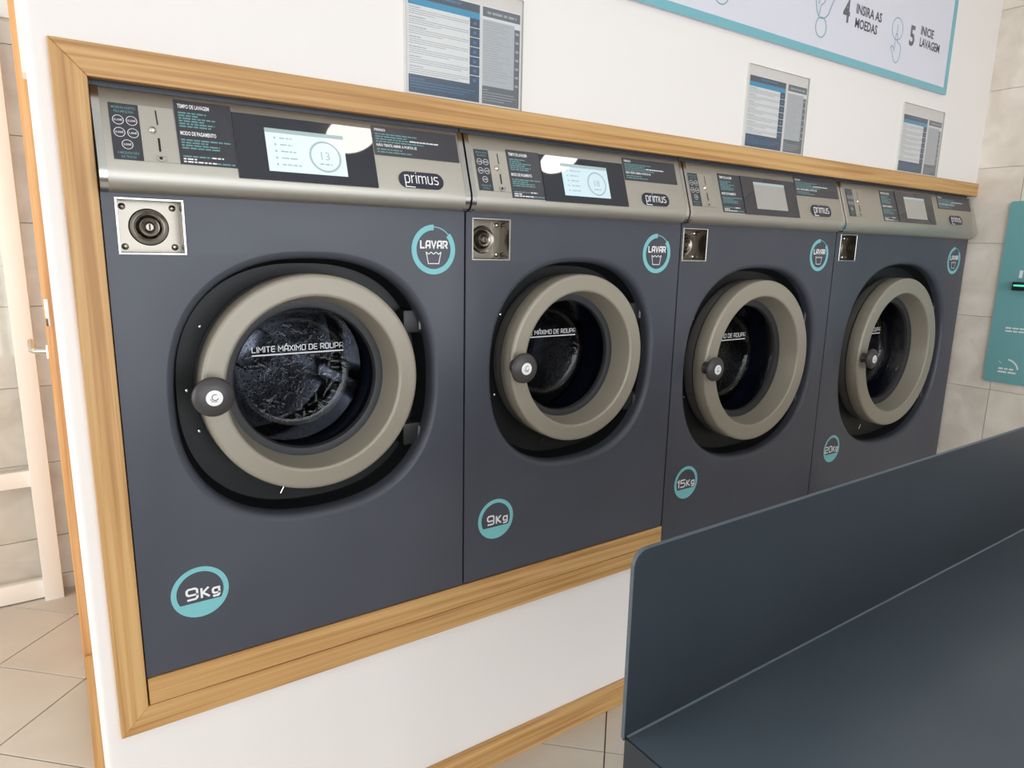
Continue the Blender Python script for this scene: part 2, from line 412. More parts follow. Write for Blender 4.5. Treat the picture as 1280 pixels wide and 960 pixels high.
# left wall and front wall with window openings
q = MB()
q.box(XL-.12, XL, YF, -1.1, 0, ZC); q.box(XL-.12, XL, 1.7, YB, 0, ZC); q.box(XL-.12, XL, -1.1, 1.7, 0, .45); q.box(XL-.12, XL, -1.1, 1.7, 2.45, ZC)
struct(q.build('wall_left', 'wall'))
q = MB()
q.box(XL, -2.3, YF-.12, YF, 0, ZC); q.box(2.9, XR, YF-.12, YF, 0, ZC); q.box(-2.3, 2.9, YF-.12, YF, 0, .1); q.box(-2.3, 2.9, YF-.12, YF, 2.5, ZC)
struct(q.build('wall_front', 'wall'))
w1 = empty_struct('window_1', (.3, YF-.06, .1)); f = MB()
for a in (-2.57, -.865, .865, 2.57): f.box(a-.03, a+.03, -.03, .03, 0, 2.4)
f.box(-2.6, 2.6, -.03, .03, 0, .06); f.box(-2.6, 2.6, -.03, .03, 2.34, 2.4); f.build('window_frame', 'white', w1)
for a in (-2.54, -.835, .895): box('pane', (a, a+1.645, -.004, .004, .06, 2.34), 'pane', w1)
w2 = empty_struct('window_2', (XL-.06, .3, .45)); f = MB()
for a, b in ((-1.4, -1.34), (-.03, .03), (1.34, 1.4)): f.box(-.03, .03, a, b, 0, 2.0)
f.box(-.03, .03, -1.4, 1.4, 0, .06); f.box(-.03, .03, -1.4, 1.4, 1.94, 2.0); f.build('window_frame', 'white', w2)
for a, b in ((-1.34, -.03), (.03, 1.34)): box('pane', (-.004, .004, a, b, .06, 1.94), 'pane', w2)

# the white partition that holds the machines
YW = .008
def solid_wall():
    q = MB()
    q.box(-.050, XR, YW, .16, 1.726, ZC)               # above the frame
    q.box(-.050, 1.432, YW, .70, 0, .470)              # plinth under the first two machines
    q.box(1.432, XR, .03, .70, 0, .0985)
    q.box(-.050, XR, .85, .95, 0, ZC)                  # rear face of the machine niche
    q.box(-.050, -.002, .030, .95, .47, 1.726)
    o = q.build('wall_back', 'wall'); struct(o)
    # left end with a rounded corner bead
    pr = [(-.050, YW)] + [(-.082+.014-.014*math.sin(t), YW+.014-.014*math.cos(t)) for t in [R(a) for a in range(0, 91, 15)]] + [(-.082, 1.04), (-.050, 1.04)]
    n = len(pr); v = [(x, y, 0) for x, y in pr]+[(x, y, ZC) for x, y in pr]
    f = [(i, (i+1) % n, n+(i+1) % n, n+i) for i in range(n)] + [tuple(range(n))[::-1], tuple(range(n, 2*n))]
    e = mesh('wall_end', v, f, 'wall', None, smooth=40); struct(e)
solid_wall()
# skirting boards
q = MB(); q.box(-.080, 1.432, -.005, YW, 0, .083); struct(q.build('baseboard_back', 'wood_x', bevel=.002))
q = MB(); q.box(-.106, -.082, .02, 1.04, 0, .083); struct(q.build('baseboard_left', 'wood_y', bevel=.002))
# slim white cable cover on the end of the partition
tag(box('cable_cover', (-.090, -.082, .42, .50, 1.752, 2.70), 'white', bevel=.002), 'slim white cable cover high on the end of the white partition', 'cover')

# open wooden door seen along its edge
d1 = empty_struct('door_1', (-.109, 1.05, 0))
box('door_leaf', (0, .040, 0, .70, .004, 2.12), 'door_wood', d1, bevel=.002)
h = MB(); h.lathe([(0, 0)], n=3) if False else None
def tube(MBo, pts, r, n=10):
    pts = [Vector(p) for p in pts]; rings = []
    for i, p in enumerate(pts):
        t = (pts[min(i+1, len(pts)-1)]-pts[max(i-1, 0)]).normalized()
        a = t.orthogonal().normalized(); 
        if i and rings: 
            a = (rings[-1][1]-t*rings[-1][1].dot(t)).normalized()
        b = t.cross(a); rings.append(([p+r*(a*math.cos(2*math.pi*k/n)+b*math.sin(2*math.pi*k/n)) for k in range(n)], a))
    v = [q for ring, _ in rings for q in ring]; m = len(rings)
    f = [(i*n+k, i*n+(k+1) % n, (i+1)*n+(k+1) % n, (i+1)*n+k) for i in range(m-1) for k in range(n)]
    f += [tuple(range(n))[::-1], tuple(range((m-1)*n, m*n))]
    MBo.add(v, f)
h = MB(); tube(h, [(0, .06, 1.082), (-.034, .06, 1.084), (-.042, .075, 1.087), (-.044, .15, 1.105)], .008); h.box(-.004, 0, .045, .075, 1.062, 1.102)
h.build('door_handle', 'chrome', d1, smooth=40)
box('latch_plate', (.004, .014, -.0015, .002, 1.165, 1.245), 'chrome', d1, bevel=.0006)

# white framed glazed door in front of the tiled wall
d2 = empty_struct('door_2', (-.157, 1.70, 0))
box('door_jamb', (-.064, 0, 0, .055, 0, 2.18), 'white', d2, bevel=.002)
box('middle_rail', (-.95, -.060, .028, .066, .474, .537), 'white', d2, bevel=.003)
box('bottom_rail', (-.95, -.060, .028, .066, .006, .081), 'white', d2, bevel=.003)
box('top_rail', (-.95, -.060, .028, .066, 2.10, 2.17), 'white', d2, bevel=.003)
box('door_jamb', (-1.01, -.95, 0, .055, 0, 2.18), 'white', d2, bevel=.002)
box('pane', (-.95, -.062, .044, .050, .081, .474), 'pane', d2)
box('pane', (-.95, -.062, .044, .050, .537, 2.10), 'pane', d2)

# ------------------------------------------------------------------ wooden surround and sill
fr = thing('wooden_surround', 'pale pine frame around the row of washing machines, mitred at the left corners', 'frame', (-.05, 0, .4647))
X0, X1, ZB, ZT, FW = -.050, 3.263, .4647, 1.7317, .0525
def rail(name, poly, m):
    q = MB(); q.prism([(x+.05, -.003, z-.4647) for x, z in poly], (0, .021, 0)); return q.build(name, m, fr, bevel=.0012, seg=1)
rail('top_rail', [(X0, ZT), (0, ZT-FW), (X1, ZT-FW), (X1, ZT)], 'wood_x')
rail('left_stile', [(X0, ZB), (0, ZB+FW), (0, ZT-FW), (X0, ZT)], 'wood_z')
rail('bottom_rail', [(X0, ZB), (1.431, ZB), (1.431, ZB+FW), (0, ZB+FW)], 'wood_x')
pk = box('wooden_plank', (.003, 1.431, -.003, .06, .5185, .575), 'wood_x', None, bevel=.0015, seg=1)
tag(pk, 'long pine plank lying on the frame bottom under the two 9Kg washing machines', 'plank')

# ------------------------------------------------------------------ washing machines
FA = Vector((0, -.026, 1.535)); FU = Vector((0, .046, .140)).normalized(); FN = Vector((0, -FU.z, FU.y))
def superell(cx, cz, a, b, n, N):
    out = []
    for i in range(N):
        t = 2*math.pi*i/N; c, s = math.cos(t), math.sin(t)
        r = (abs(c/a)**n+abs(s/b)**n)**(-1/n); out.append((cx+r*c, cz+r*s))
    return out
def machine(p):
    x0, x1, zb = p['x0'], p['x1'], p['zb']
    T = thing('washing_machine', p['label'], 'washing machine', (x0, 0, zb), 'washing machines in the wooden frame')
    O = Vector((x0, 0, zb))
    L = lambda x, y, z: (x-x0, y, z-zb)
    # sheet steel body behind the front
    q = MB(); w = x1-x0
    q.box(0, w, .05, .78, 0, .012); q.box(0, .004, .03, .78, 0, 1.665-zb); q.box(w-.004, w, .03, .78, 0, 1.665-zb)
    q.box(0, w, .774, .78, 0, 1.68-zb); q.box(0, w, .055, .78, 1.50-zb, 1.66-zb); q.box(0, w, .030, .78, 1.66-zb, 1.705-zb)
    q.build('body', 'navy', T)
    # front panel with round door opening and lock opening
    cx, cz, hw, hh = p['rec']; N = 96; n = 2.4
    hole = superell(cx, cz, hw, hh, n, N)
    lx0, lx1, lz0, lz1 = p['lock']
    xa, xb, za, zt = x0+.001, x1-.001, zb+.002, 1.512
    outer = [(xa, za), (xb, za), (xb, zt), (xa, zt)]; lk = [(lx0, lz0), (lx0, lz1), (lx1, lz1), (lx1, lz0)]
    polys = [[Vector((a, b, 0)) for a, b in r] for r in (outer, hole[::-1], lk)]
    tri = tessellate_polygon(polys); allp = [v for r in polys for v in r]
    q = MB(); q.add([L(v.x, 0, v.y) for v in allp], [tuple(t) for t in tri])
    for a, b in zip(outer, outer[1:]+outer[:1]):       # folded edges
        q.add([L(a[0], 0, a[1]), L(b[0], 0, b[1]), L(b[0], .03, b[1]), L(a[0], .03, a[1])], [(0, 1, 2, 3)])
    rings = []
    for off, y in ((0, 0), (.0015, .0003), (.006, .002), (.0105, .0055), (.0135, .0105), (.015, .016), (.016, .034)):
        rings.append([L(a, y, b) for a, b in superell(cx, cz, hw-off, hh-off, n, N)])
    v = [a for r in rings for a in r]; f = [(i*N+k, i*N+(k+1) % N, (i+1)*N+(k+1) % N, (i+1)*N+k) for i in range(len(rings)-1) for k in range(N)]
    q.add(v, f)
    q.build('front_panel', 'navy', T, smooth=30)
    # moulded black recess
    rc, rz, Rr = p['ring']
    r2 = []
    for off, y in ((.017, .033), (.018, .036), (.022, .066), (.026, .072)):
        r2.append([L(a, y, b) for a, b in superell(cx, cz, hw-off, hh-off, n, N)])
    r2.append([L(rc+(Rr-.03)*math.cos(2*math.pi*k/N), .074, rz+(Rr-.03)*math.sin(2*math.pi*k/N)) for k in range(N)])
    v = [a for r in r2 for a in r]; f = [(i*N+k, i*N+(k+1) % N, (i+1)*N+(k+1) % N, (i+1)*N+k) for i in range(len(r2)-1) for k in range(N)]
    mesh('door_recess', v, f, 'liner', T, smooth=35)
    # door: ring, rim behind it, gasket, bowl, seal
    k = Rr/.225; c = (rc-x0, rz-zb); ri, rh = Rr*.80, Rr*.75
    q = MB(); q.lathe([(Rr-.003, .034), (Rr-.0005, .032), (Rr, .028), (Rr, -.010), (Rr-.0008, -.0135), (Rr-.003, -.0165), (Rr-.0065, -.0178), (Rr-.009, -.018), (Rr-.012, -.018), (ri+.008, -.018), (ri+.006, -.018), (ri+.003, -.0172), (ri+.0008, -.0155), (ri, -.013), (ri-.001, -.008), (rh+.002, .038), (rh+.0005, .0435), (rh, .046), (rh, .050), (Rr-.03, .050)], c, 96)
    ring = q.build('door_ring', 'taupe', T, smooth=60)
    q = MB(); q.lathe([(Rr-.003, .038), (Rr-.002, .041), (Rr-.002, .068), (Rr-.006, .073), (Rr-.05, .073), (Rr-.05, .038)], c, 96)
    q.build('door_rim', 'rim_grey', T, smooth=35)
    rg = rh-.018*k
    q = MB(); q.lathe([(rh+.004, .047), (rh+.001, .046), (rg+.003, .050), (rg, .056), (rg, .066), (rh+.004, .066)], c, 72)
    q.build('door_gasket', 'gasket', T, smooth=40)
    be = .130*k; yb = .15
    q = MB(); q.lathe([(rg+.001, .058), (rg-.006*k, .075), (be+.006*k, yb-.03), (be, yb-.012), (be-.008, yb-.002), (be-.02, yb), (.06*k, yb+.002), (0.0008, yb+.0025)], c, 72, closed=False)
    q.build('door_glass', 'bowl', T, smooth=60)
    q = MB(); q.lathe([(rh+.006, .068), (rh+.002, .08), (rh+.008, .10), (rh, .115), (rh+.004, .135), (rh+.0, .165), (rh+.03, .17)], c, 72, closed=False)
    q.build('rubber_seal', 'blue', T, smooth=60)
    rd = min(rh+.07*k, .30)
    q = MB(); q.lathe([(rh-.004, .172), (rh, .176), (rd, .18), (rd, .52), (rd-.02, .54), (.06, .545), (.055, .535), (.001, .53)], c, 72, closed=False)
    drum = q.build('drum', 'drum', T, smooth=40)
    for a in (100, 220, 340):
        q = MB(); aa = R(a+p.get('spin', 0)); rr = Vector((math.cos(aa), 0, math.sin(aa))); tt = Vector((-math.sin(aa), 0, math.cos(aa))); cc = Vector((c[0], 0, c[1]))
        q.prism([cc+rr*(rd+.002)-tt*.05+Vector((0, .185, 0)), cc+rr*(rd-.055)-tt*.012+Vector((0, .185, 0)), cc+rr*(rd-.055)+tt*.012+Vector((0, .185, 0)), cc+rr*(rd+.002)+tt*.05+Vector((0, .185, 0))], (0, .33, 0))
        q.build('drum_lifter', 'drum', drum, bevel=.004)
    # limit line on the glass
    fl = lambda u, v: (c[0]+u, yb-.004, c[1]+v)
    P = []; strokes(P, 'LIMITE MÁXIMO DE ROUPA', -.092*k, .049*k, .0115*k, .0019*k, 0.3, .206*k); rect(P, -.092*k, .114*k, .0405*k, .0436*k)
    flat('limit_lettering', P, fl, 'whiteprint', T)
    # hinges
    for (dx, dz) in ((.262, .115), (.258, -.150)):
        hx, hz = c[0]+dx*k-.012, c[1]+dz*k
        q = MB(); q.box(hx-.035, hx+.012, .030, .070, hz-.026*k, hz+.026*k)
        hg = q.build('hinge', 'black', T, bevel=.005)
        q = MB(); tube(q, [(hx+.004, .028, hz-.018*k), (hx+.004, .028, hz+.018*k)], .004, 8); q.build('hinge_pin', 'rim_grey', hg, smooth=40)
    # small screws on the left of the recess and thin wire latch below
    q = MB(); tube(q, [(c[0]-.058*k, .060, c[1]-Rr-.006), (c[0]-.068*k, .060, c[1]-Rr-.024)], .0014, 6); q.build('latch_wire', 'chrome', T)
    for dz in (.12, -.005, -.09):
        q = MB(); hx = c[0]-math.sqrt(max(.0001, (Rr+.012)**2-(dz*k)**2)); q.lathe([(.0001, .064), (.003, .065), (.0035, .070), (.0001, .071)], (hx, c[1]+dz*k), 10); q.build('screw', 'chrome', T, smooth=50)
    # pull knob
    kx, kz = p['knob'][0]-x0, p['knob'][1]-zb; ys = -.016
    q = MB(); q.lathe([(.0001, ys), (.020, ys), (.017, ys-.010), (.016, ys-.022), (.026, ys-.026), (.034, ys-.029), (.0375, ys-.034), (.0365, ys-.039), (.030, ys-.044), (.020, ys-.0468), (.0001, ys-.048)], (kx, kz), 40)
    kn = q.build('door_knob', 'knob', T, smooth=50)
    fk = lambda u, v: (kx+u, ys-.0486, kz+v)
    q = MB(); q.lathe([(.0001, ys-.0483), (.0140, ys-.0478), (.0150, ys-.0470), (.0150, ys-.045), (.0001, ys-.045)], (kx, kz), 32); q.build('knob_sticker', 'whiteprint', kn)
    P = []; arc(P, (.001, .0015), .0048, .0062, 60, 340, 20); ribbon(P, [[(-.0075, -.001), (-.004, -.0062), (.004, -.0062)]], .001); flat('knob_mark', P, fk, 'label', kn)
    # lock pocket of polished steel let into the panel
    d = .042; a, b, z0, z1 = lx0-x0, lx1-x0, lz0-zb, lz1-zb
    q = MB(); e = .0035
    v = [(a, 0, z0), (b, 0, z0), (b, 0, z1), (a, 0, z1), (a+.001, d, z0+.001), (b-.001, d, z0+.001), (b-.001, d, z1-.001), (a+.001, d, z1-.001)]
    q.add(v, [(4, 5, 6, 7), (0, 1, 5, 4), (1, 2, 6, 5), (2, 3, 7, 6), (3, 0, 4, 7)])
    lp = q.build('lock_pocket', 'polish', T)
    q = MB()
    for bb in ((a-e, b+e, z1, z1+e), (a-e, b+e, z0-e, z0), (a-e, a, z0, z1), (b, b+e, z0, z1)): q.box(bb[0], bb[1], -.002, .004, bb[2], bb[3])
    q.build('pocket_rim', 'steel_cap', lp, bevel=.0006, seg=1)
    mx, mz = (a+b)/2, (z0+z1)/2
    q = MB(); q.lathe([(.033, d), (.031, d-.004), (.027, d-.0015), (.025, d-.001), (.021, d-.008), (.016, d-.0125), (.010, d-.011), (.0085, d-.008), (.006, d-.0135), (.0001, d-.0135)], (mx, mz), 40, closed=False)
    q.build('lock_disc', 'polish', lp, smooth=50)
    q = MB(); q.box(mx-.0012, mx+.0012, d-.0145, d-.013, mz-.005, mz+.005); q.build('keyhole', 'dark', lp)
    for sx in (-1, 1):
        for sz in (-1, 1):
            q = MB(); q.lathe([(.006, d), (.0055, d-.003), (.003, d-.005), (.0001, d-.0055)], (mx+sx*(b-a)*.40, mz+sz*(z1-z0)*.39), 14, closed=False); q.build('screw', 'chrome', lp, smooth=60)
    # stickers on the panel
    f0 = lambda u, v: L(u, -.0008, v)
    sx, sz = p['lavar']; r = p.get('lr', .0545); g = r/.0545
    P = []; arc(P, (sx, sz), .0425*g, .0545*g, 90, 402, 72); arc(P, (sx, sz), .0487*g, .0508*g, 42, 90, 10)
    st = flat('wash_sticker', P, f0, 'teal', T)
    f1 = lambda u, v: L(u, -.0009, v)
    P = []; strokes(P, 'LAVAR', sx-.034*g, sz+.004*g, .0145*g, .0036*g, .36, .069*g)
    B = [(-.019, -.0055), (-.0135, -.0305), (.0125, -.0305), (.018, -.0055)]
    ribbon(P, [[(sx+u*g, sz+v*g) for u, v in B]], .0019*g)
    wv = [(-.019+.037*i/16, -.0075+.0022*math.cos(i/16*4*math.pi*1.5)) for i in range(17)]
    ribbon(P, [[(sx+u*g, sz+v*g) for u, v in wv]], .0019*g)
    flat('sticker_lettering', P, f1, 'whiteprint', st)
    sx, sz = p['kg']; r1, r0 = .0535, .0435
    P = []; arc(P, (sx, sz), r0, r1, 0, 360, 72)
    a0 = math.degrees(math.asin(-.0205/r0)); seg = [(sx+(r0+.001)*math.cos(R(t)), sz+(r0+.001)*math.sin(R(t))) for t in [180-a0+(180+2*a0)*i/24 for i in range(25)]]
    P.append((seg, 1e-4)); st = flat('capacity_sticker', P, f0, 'teal', T)
    P = []; t = p['kgtxt']
    strokes(P, t, sx+p['kgu'], sz-.0125, .0225, .0042, .34, p['kgw'])
    flat('sticker_lettering', P, f1, 'whiteprint', st)
    # ---------------- control fascia
    prof = [(.004, 1.4965), (-.010, 1.4985), (-.019, 1.504), (-.0245, 1.513), (-.0272, 1.524), (-.026, 1.535)]
    top = FA+FU*.139; prof += [(top.y, top.z), (top.y+.003, top.z+.003), (top.y+.010, top.z+.004), (.05, top.z+.004), (.05, 1.4965)]
    dy = p.get('fy', 0)
    def extr(xa, xb, grow):
        n = len(prof); pts = [(y-(grow if i < 8 else 0), z+(grow*.3 if 5 < i < 9 else (-grow*.3 if i < 2 else 0))) for i, (y, z) in enumerate(prof)]
        q = MB(); q.add([L(xa, y+dy, z) for y, z in pts]+[L(xb, y+dy, z) for y, z in pts], [(i, (i+1) % n, n+(i+1) % n, n+i) for i in range(n)]+[tuple(range(n))[::-1], tuple(range(n, 2*n))]); return q
    cap = .012
    extr(x0+.001+cap, x1-.001-cap, 0).build('control_fascia', 'steel', T, smooth=30)
    extr(x0+.001, x0+cap+.001, .0018).build('end_cap', 'steel_cap', T, smooth=30)
    extr(x1-cap-.001, x1-.001, .0018).build('end_cap', 'steel_cap', T, smooth=30)
    ff = lambda e: (lambda u, s: tuple(Vector((u-x0, dy, -zb))+FA+FU*s+FN*e))
    def slab(name, u0, u1, s0, s1, t, m, parent=T, bev=.0003):
        q = MB(); g = ff(0); h_ = ff(t); e = ff(-.0005)
        q.add([e(u0, s0), e(u1, s0), e(u1, s1), e(u0, s1), h_(u0, s0), h_(u1, s0), h_(u1, s1), h_(u0, s1)], [(3, 2, 1, 0), (4, 5, 6, 7), (0, 1, 5, 4), (1, 2, 6, 5), (2, 3, 7, 6), (3, 0, 4, 7)])
        return q.build(name, m, parent)
    ds = p['ds']
    # coin plate with price label
    u0, u1, s0, s1 = p['price']; u2 = p['coin']
    cp = slab('coin_plate', u1, u2, s0, s1, .0018, 'steel')
    cu = u1+(u2-u1)*.47; H = s1-s0
    P = []; ribbon(P, [[(cu+.001, s0+.93*H), (cu+.002, s0+.68*H)]], .0022); flat('coin_slot', P, ff(.0021), 'dark', cp)
    P = []; ribbon(P, [[(cu+.001, s0+.42*H), (cu+.001, s0+.20*H)]], .0036); disc(P, (cu+.001, s0+.07*H), .0028, 12); flat('return_slot', P, ff(.0021), 'dark', cp)
    P = []; arc(P, (cu+.0015, s0+.10*H), .0075, .0092, 180, 360, 20); rect(P, cu-.0075, cu+.0105, s0+.10*H, s0+.115*H); flat('coin_cup', P, ff(.0035), 'chrome', cp)
    ctr = Vector(ff(.0018)(cu-.007, s0+.56*H))
    q = MB(); prof2 = [(.0065, 0), (.0062, .003), (.0045, .0055), (.0001, .0065)]; v = []; nn = 18
    X = Vector((1, 0, 0))
    for i in range(nn):
        aa = 2*math.pi*i/nn
        v += [ctr+(X*math.cos(aa)+FU*math.sin(aa))*r_+FN*h_ for r_, h_ in prof2]
    q.add(v, [(i*4+j, i*4+j+1, ((i+1) % nn)*4+j+1, ((i+1) % nn)*4+j) for i in range(nn) for j in range(3)]); q.build('coin_button', 'chrome', cp, smooth=60)
    pl_ = slab('price_label', u0, u1, s0, s1, .0012, 'label'); w = u1-u0
    words('label_lettering', ff(.0015), 'tealprint', pl_, [('MOEDAS ACEITES', u0+w*.5, s0+.905*H, .0042, w*.8, .01, 'C'), ('PELA MÁQUINA', u0+w*.5, s0+.835*H, .0042, w*.66, .01, 'C'),
          ('A MÁQUINA NÃO', u0+w*.5, s0+.10*H, .0042, w*.72, .01, 'C'), ('DÁ TROCO', u0+w*.5, s0+.03*H, .0042, w*.5, .01, 'C')])
    for (a, b, tx) in ((.28, .70, '0,10€'), (.73, .70, '0,20€'), (.28, .48, '0,50€'), (.73, .48, '1,00€'), (.5, .27, '2,00€')):
        P = []; cc = (u0+w*a, s0+b*H); rr = min(w*.19, .0092); arc(P, cc, rr-.0009, rr, 0, 360, 28); font(P, tx, cc[0], cc[1]-.0016, .0034, rr*1.4, .01, 'C'); flat('coin_value', P, ff(.0016), 'whiteprint', pl_)
    # instruction label left of the screen
    u0, u1, s0, s1 = p['text']; w = u1-u0; H = s1-s0
    tl = slab('instruction_label', u0, u1, s0, s1, .0011, 'label')
    words('label_lettering', ff(.0014), 'whiteprint', tl, [('TEMPO DE LAVAGEM', u0+.06*w, s0+.875*H, .0072, w*.55, .02), ('MODO DE PAGAMENTO', u0+.06*w, s0+.455*H, .0072, w*.62, .02)]); P = []
    for i, fr_ in enumerate((.5, .25, .62)): lines(P, u0+.06*w+(w*.5 if i == 0 else 0), u0+.97*w, s0+(.115-.042*i)*H, .0026, fr_)
    flat('label_small_print', P, ff(.0014), 'whiteprint', tl, 'stuff')
    P = []
    for i, fr_ in enumerate((.55, .38, .72, .5, .7, .62)): lines(P, u0+.06*w, u0+.94*w, s0+(.79-.042*i)*H, .0027, fr_)
    for i, fr_ in enumerate((.98, .52, .75, .76)): lines(P, u0+.06*w, u0+.94*w, s0+(.37-.042*i)*H, .0027, fr_)
    lines(P, u0+.06*w, u0+.55*w, s0+.115*H, .0026); lines(P, u0+.6*w, u0+.96*w, s0+.03*H, .0026)
    flat('label_small_print', P, ff(.0013), 'tealprint', tl, 'stuff')
    # screen under black glass
    u0, u1, s0, s1 = p['panel']
    sp = slab('screen_panel', u0, u1, s0, s1, .0030, 'panel')
    a, b, z0, z1 = p['screen']; g = ff(.0033)
    P = []; rect(P, a, b, z0, z1); sc_ = flat('screen', P, g, p['scr'], sp)
    P = []; rect(P, a, b, z1-.0085*(z1-z0)/.085, z1)
    if p['num']:
        w = b-a; H = z1-z0
        arc(P, (a+.73*w, z0+.44*H), .33*H, .38*H, 0, 360, 40)
        font(P, p['num'], a+.73*w, z0+.36*H, .2*H, None, 0, 'C'); lines(P, a+.65*w, a+.81*w, z0+.24*H, .003)
        for i in range(5):
            zz = z0+(.76-.155*i)*H; rect(P, a+.10*w, a+.125*w, zz, zz+.05*H); lines(P, a+.17*w, a+.42*w, zz+.01*H, .0028, random.uniform(.6, 1))
    flat('screen_graphics', P, ff(.0035), 'ui_grey', sp)
    # warning label on the right
    u0, u1, s0, s1 = p['warn']; w = u1-u0; H = s1-s0
    wl = slab('warning_label', u0, u1, s0, s1, .0011, 'label')
    words('label_lettering', ff(.0014), 'whiteprint', wl, [('PERIGO', u0+.03*w, s0+.82*H, .0052, w*.12, .02), ('NÃO TENTE ABRIR A PORTA SE', u0+.03*w, s0+.30*H, .0056, w*.46, .02)]); P = []; lines(P, u0+.42*w, u0+.76*w, s0+.545*H, .0026)
    flat('label_small_print', P, ff(.0014), 'whiteprint', wl, 'stuff')
    P = []
    for i, fr_ in enumerate((.52, .38, .75, .58)): lines(P, u0+.03*w, u0+.97*w, s0+(.70-.085*i)*H, .0026, fr_)
    for i, fr_ in enumerate((.3, .42)): lines(P, u0+.03*w, u0+.97*w, s0+(.18-.09*i)*H, .0026, fr_)
    flat('label_small_print', P, ff(.0013), 'tealprint', wl, 'stuff')
    # maker's badge
    bu, bs, bw = p['logo']; bh = bw*.34; r = bh/2
    outl = [(bu-bw/2+r+r*math.cos(R(t)), bs+r*math.sin(R(t))) for t in range(90, 271, 15)]+[(bu+bw/2-r+r*math.cos(R(t)), bs+r*math.sin(R(t))) for t in range(-90, 91, 15)]
    q = MB(); n = len(outl); h0, h1 = ff(0), ff(.0025)
    q.add([h0(*a) for a in outl]+[h1(*a) for a in outl], [tuple(range(n, 2*n))]+[(i, (i+1) % n, n+(i+1) % n, n+i) for i in range(n)])
    bd = q.build('badge', 'badge', T, smooth=30)
    P = []; hgt = bw*.26; strokes(P, 'primus', bu-bw*.38, bs-hgt*.26, hgt, bw*.021, .24, bw*.76); flat('badge_lettering', P, ff(.0029), 'whiteprint', bd)
    return T

D1 = dict(x0=.0012, x1=.7135, zb=.576, rec=(.3615, 1.12, .2845, .284), ring=(.358, 1.134, .225), knob=(.1485, 1.1355), lock=(.0255, .1265, 1.3965, 1.4865),
     lavar=(.634, 1.411), kg=(.1085, .731), kgtxt='9Kg', kgu=-.027, kgw=.064, ds=0,
     price=(.026, .0705, .016, .115), coin=.1245, text=(.127, .222, .016, .1345), panel=(.2225, .494, -.002, .1235), screen=(.278, .431, .0155, .1), warn=(.497, .697, .070, .1335), logo=(.595, .021, .105),
     scr='screen_a', num='13', label='large nearest navy washing machine on the far left, bright pale green screen, 9Kg sticker')
D2 = dict(x0=.7165, x1=1.4295, zb=.576, rec=(1.0625, 1.12, .2835, .281), ring=(1.0605, 1.134, .222), knob=(.853, 1.132), lock=(.7365, .8365, 1.392, 1.482),
     lavar=(1.337, 1.412), kg=(.811, .7335), kgtxt='9Kg', kgu=-.027, kgw=.064, ds=0,
     price=(.739, .7765, .0105, .107), coin=.8255, text=(.827, .923, -.002, .115), panel=(.923, 1.194, -.004, .112), screen=(.984, 1.134, .013, .095), warn=(1.199, 1.398, .070, .131), logo=(1.30, .021, .102),
     scr='screen_b', num='18', spin=30, label='navy washing machine second from left with a 9Kg sticker and pale blue lit screen')
D3 = dict(x0=1.4325, x1=2.2235, zb=.10, rec=(1.823, 1.06, .3455, .3265), ring=(1.826, 1.069, .266), knob=(1.5635, 1.0705), lock=(1.4435, 1.5425, 1.395, 1.483),
     lavar=(2.130, 1.417), kg=(1.53, .70), kgtxt='15Kg', kgu=-.040, kgw=.080, ds=0,
     price=(1.446, 1.487, .013, .11), coin=1.547, text=(1.578, 1.680, .001, .119), panel=(1.68, 1.956, -.001, .119), screen=(1.739, 1.896, .018, .104), warn=(1.961, 2.208, .077, .1385), logo=(2.086, .029, .115),
     scr='screen_c', num='', spin=70, label='navy washing machine third from left with a 15Kg sticker and dim grey screen')
D4 = dict(x0=2.2265, x1=3.2455, zb=.10, rec=(2.74, 1.026, .4025, .376), ring=(2.737, 1.035, .30), knob=(2.466, 1.036), lock=(2.2555, 2.3555, 1.401, 1.489),
     lavar=(3.138, 1.406), lr=.057, kg=(2.352, .686), kgtxt='20Kg', kgu=-.043, kgw=.086, ds=0,
     price=(2.261, 2.302, .02, .119), coin=2.362, text=(2.49, 2.599, .012, .13), panel=(2.599, 2.887, .012, .132), screen=(2.66, 2.82, .028, .114), warn=(2.937, 3.228, .083, .138), logo=(3.069, .038, .112),
     scr='screen_c', num='', spin=10, label='widest navy washing machine with a 20Kg sticker, farthest right against the tiled wall')
for D in (D1, D2, D3, D4): machine(D)

